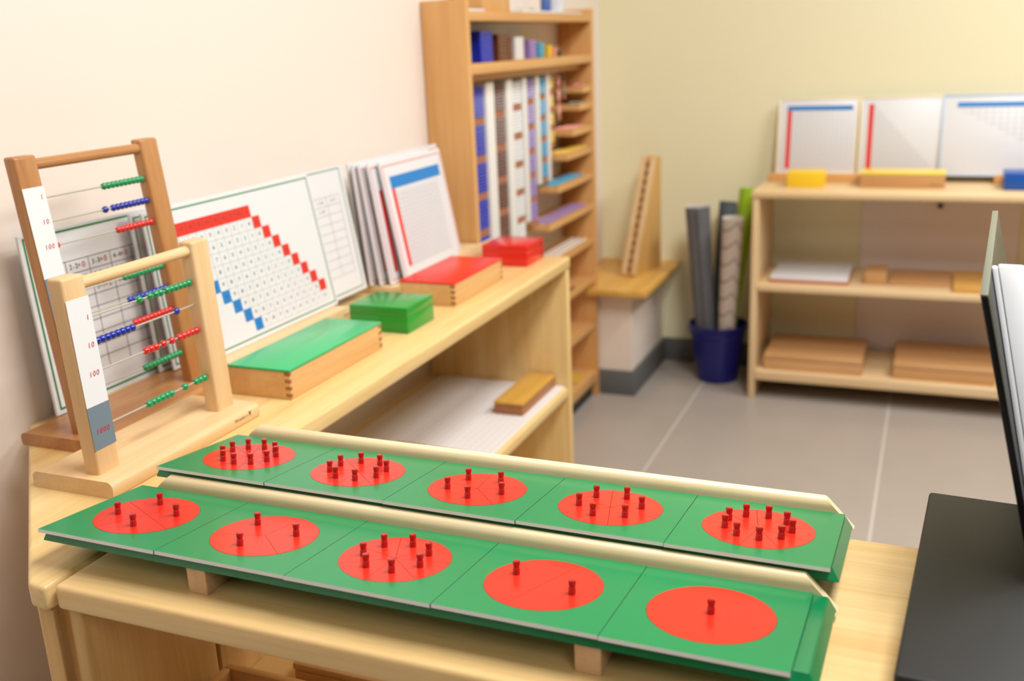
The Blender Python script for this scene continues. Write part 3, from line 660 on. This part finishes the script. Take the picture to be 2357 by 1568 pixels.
# ------------------------------------------------------------------ back bookshelf
BX0, BX1, BY0, BY1, BZ = -.515, .62, 3.18, 3.50, -.4735
bs = thing('low_bookshelf', 'low pale wood bookshelf against the yellow wall', 'bookshelf')
MB().box(BX0-.004, BX1, BY0-.004, BY1, BZ-.0195, BZ, .004, 0, 3).build('top_board', pine('x'), bs)
MB().box(BX0, BX0+.021, BY0, BY1, FLOOR, BZ-.0195, .003).build('side_panel', pine('z'), bs)
MB().box(BX1-.025, BX1-.004, BY0, BY1, FLOOR, BZ-.0195, .003).build('side_panel', pine('z'), bs)
MB().box(BX0+.021, BX1-.025, BY0-.002, BY1, -.789, -.768, .004, 0, 3).build('shelf_board', pine('x'), bs)
MB().box(BX0+.021, BX1-.025, BY0-.002, BY1, -1.086, -1.053, .004, 0, 3).build('shelf_board', pine('x'), bs)
wp = thing('wall_panel', 'pale pinkish panel on the yellow wall seen through the open back of the low bookshelf', 'panel')
MB().box(-.21, .262, WY-.012, WY-.001, FLOOR+.09, -.49, .002).build('panel_board', mat('panel_pink', (240, 230, 226), .7), wp)
MB().lathe([(.006, 0), (.006, .006), (.009, .009), (.009, .012), (.004, .015)], 16, xf=Matrix.Translation((.027, WY-.012, -.557)) @ Matrix.Rotation(math.radians(90), 4, 'X')).build('knob', mat('dark_knob', (70, 62, 58), .5), wp)
GB = 'framed number boards on the bookshelf'
def number_board(x0, x1, ztop, yb, frame_m, printer, label):
    t = thing('number_board', label, 'board', GB, (x0, yb, BZ+.02)); W = x1-x0
    v = Vector((0, 3.505-yb-.012, ztop-BZ-.02)); h = v.length; v.normalize(); u = Vector((1, 0, 0)); n = u.cross(v)
    m = Matrix((u, v, n)).transposed().to_4x4()
    mb = MB(); mb.box(0, W, 0, h, -.006, 0, .001, xf=m); mb.build('board', M_white, t)
    mb = MB(); 
    for a in ((0, W, 0, .006), (0, W, h-.006, h), (0, .006, .006, h-.006), (W-.006, W, .006, h-.006)): mb.box(a[0], a[1], a[2], a[3], 0, .002, .0004, xf=m)
    mb.build('frame', frame_m, t)
    mb = MB(); printer(mb, n*.0005, u, v, W, h); mb.build('printed_face', PM, t); return t
M_cream = mat('cream_frame', (246, 232, 196), .5); M_bluef = mat('pale_blue_frame', (190, 210, 232), .5)
def grid8(mb, o, u, v, u0, u1, v0, v1, nx, ny, tri=0):
    for r in range(ny+1):
        y = v0+(v1-v0)*r/ny; e = u1 if not tri else (u0+(u1-u0)*(1-r/ny) if tri == 1 else u1)
        s_ = u0 if tri != 2 else u0+(u1-u0)*(1-r/ny)
        mb.quad(o, u, v, s_, e, y, y+.0012, 8)
    for c in range(nx+1):
        x = u0+(u1-u0)*c/nx; t_ = v1 if not tri else (v0+(v1-v0)*(1-c/nx) if tri == 1 else v1)
        b_ = v0 if tri != 2 else v0+(v1-v0)*(1-c/nx)
        mb.quad(o, u, v, x, x+.0012, b_, t_, 8)
def pA(mb, o, u, v, W, h): mb.quad(o, u, v, .029, W-.018, h-.040, h-.026, 3); mb.quad(o, u, v, .029, .043, .018, h-.040, 2); grid8(mb, o, u, v, .043, W-.018, .018, h-.042, 12, 12)
def pB(mb, o, u, v, W, h): mb.quad(o, u, v, .026, .041, .018, h-.024, 2); grid8(mb, o, u, v, .041, W-.02, .018, h-.024, 14, 14, 1)
def pC(mb, o, u, v, W, h): mb.quad(o, u, v, .042, W-.03, h-.038, h-.024, 3); grid8(mb, o, u, v, .042, W-.03, .05, h-.042, 14, 10, 2)
number_board(-.487, -.235, -.211, 3.452, M_cream, pA, 'cream-framed board with blue top bar and red column, left on the bookshelf')
number_board(-.231, .017, -.2105, 3.452, M_cream, pB, 'cream-framed board with only a red column, in the middle on the bookshelf')
number_board(.012, .37, -.2095, 3.44, M_bluef, pC, 'blue-edged wide board with a blue top bar at the right of the bookshelf')
for x0, x1, lab in ((-.503, -.005, 'long wooden board holder at the left on top of the bookshelf'), (.172, .50, 'short wooden board holder behind the blue box on the bookshelf')):
    t = thing('board_holder', lab, 'holder', 'board holders on the bookshelf')
    MB().box(x0, x1, 3.425, 3.485, BZ, BZ+.0195, .002).build('base', cabwood('x'), t)
    MB().box(x0, x1, 3.412, 3.4245, BZ, BZ+.0275, .002).build('front_lip', cabwood('x'), t)
tag(MB().box(-.427, -.314, 3.285, 3.37, BZ, BZ+.048, .002).build('yellow_box', mat('yellow_paint', (246, 206, 40), .4)), 'small plain yellow box at the left on the bookshelf top', 'box')
yb = thing('wooden_box', 'long wooden box with yellow lid in the middle of the bookshelf top', 'box')
MB().box(-.21, .034, 3.30, 3.40, BZ, BZ+.0395, .002).build('box_body', wood('tan_box', (208, 160, 106), (192, 142, 88), 'x'), yb)
MB().box(-.211, .035, 3.299, 3.401, BZ+.0398, BZ+.0475, .002).build('lid', mat('yellow_lid', (246, 216, 84), .3), yb)
mb = MB(); mb.text('Nienhuis', Vector((.008, 3.2996, BZ+.012)), Vector((1, 0, 0)), Vector((0, 0, 1)), .008, 0, .52); mb.build('maker_stamp', M_logo, yb)
tag(MB().box(.193, .32, 3.285, 3.39, BZ, BZ+.05, .002).build('blue_box', mat('blue_paint', (24, 84, 176), .35)), 'blue box at the right frame edge on the bookshelf top', 'box')
pt = thing('paper_tray', 'red-based tray of white paper sheets on the middle shelf of the bookshelf', 'tray')
MB().box(-.463, -.222, 3.225, 3.47, -.7678, -.76, .001).build('tray_base', mat('tray_red', (190, 96, 60), .5), pt)
MB().box(-.461, -.224, 3.227, 3.468, -.7598, -.748, .001).build('paper_pile', M_white, pt)
tag(MB().box(-.177, -.112, 3.255, 3.39, -.7678, -.733, .002).build('wooden_block', wood('tan_box', (208, 160, 106), (192, 142, 88), 'x')), 'tan wooden block on the middle shelf right of the paper tray', 'block')
tag(MB().box(-.105, .075, 3.26, 3.45, -.7678, -.757, .002).build('wooden_tray', wood('tan_box', (208, 160, 106), (192, 142, 88), 'x')), 'flat wooden tray on the middle shelf of the bookshelf', 'tray')
tag(MB().box(.078, .26, 3.20, 3.44, -.7678, -.752, .002).build('wooden_board', wood('yellow_board', (228, 178, 96), (214, 160, 80), 'x')), 'flat yellow wooden board at the right on the middle shelf', 'board')
def lid_box(x0, x1, y0, y1, h, label):
    t = thing('wooden_case', label, 'box', 'flat wooden cases on the bottom shelf of the bookshelf')
    MB().box(x0, x1, y0, y1, -1.0528, -1.053+h*.62, .002).build('box_body', wood('case_wood', (212, 164, 112), (196, 144, 90), 'x'), t)
    MB().box(x0, x1, y0, y1, -1.053+h*.62+.0006, -1.053+h, .004, 0, 3).build('lid', wood('case_wood', (212, 164, 112), (196, 144, 90), 'x'), t)
lid_box(-.47, -.165, 3.2, 3.45, .052, 'left of the two flat wooden cases on the bottom shelf')
lid_box(-.075, .215, 3.205, 3.46, .052, 'right of the two flat wooden cases on the bottom shelf')

# ------------------------------------------------------------------ black box and monitor at the right
ya = math.radians(-3.4)
bb = thing('black_box', 'flat-topped black box on the cabinet at the right frame edge', 'box', None, (.0, .64, TOP)); bb.rotation_euler.z = ya
MB().box(0, .36, 0, .308, .0, .035, .003).build('box_body', M_black, bb)
MB().box(-.001, .361, -.001, .309, .0353, .047, .003, 0, 3).build('box_top', M_black, bb)
mo = thing('monitor', 'edge-on dark panel with white housing leaning at the right frame edge', 'monitor', None, (.038, .8, -.193)); mo.rotation_euler.z = ya
tl = math.tan(math.radians(13.5)); bt_ = -.227
def slant(x0, x1, y0, y1, z0, z1, bev, ks=0):
    mb = MB(); mb.prism([(x0-z0*tl, z0), (x1-z0*tl, z0), (x1-z1*tl, z1), (x0-z1*tl, z1)], 'y', y0, y1, bev)
    for v in mb.bm.verts: v.co.y += (v.co.z-z0)*ks*(v.co.y < .05)
    return mb
slant(0, .0055, 0, .385, bt_+.0006, -.001, .0008).build('screen_panel', mat('screen_black', (12, 12, 13), .35), mo)
slant(0, .0055, .0, .385, -.0008, .0006, .0003).build('top_edge', mat('edge_greygreen', (112, 114, 100), .4), mo)
slant(.0059, .0105, .001, .1, bt_+.0006, .002, .0015, .4).build('housing_rim', mat('housing_grey', (214, 216, 218), .5), mo)
slant(.0110, .030, .001, .1, bt_+.0006, .0035, .0015, .4).build('housing', mat('housing_white', (245, 246, 248), .4), mo)
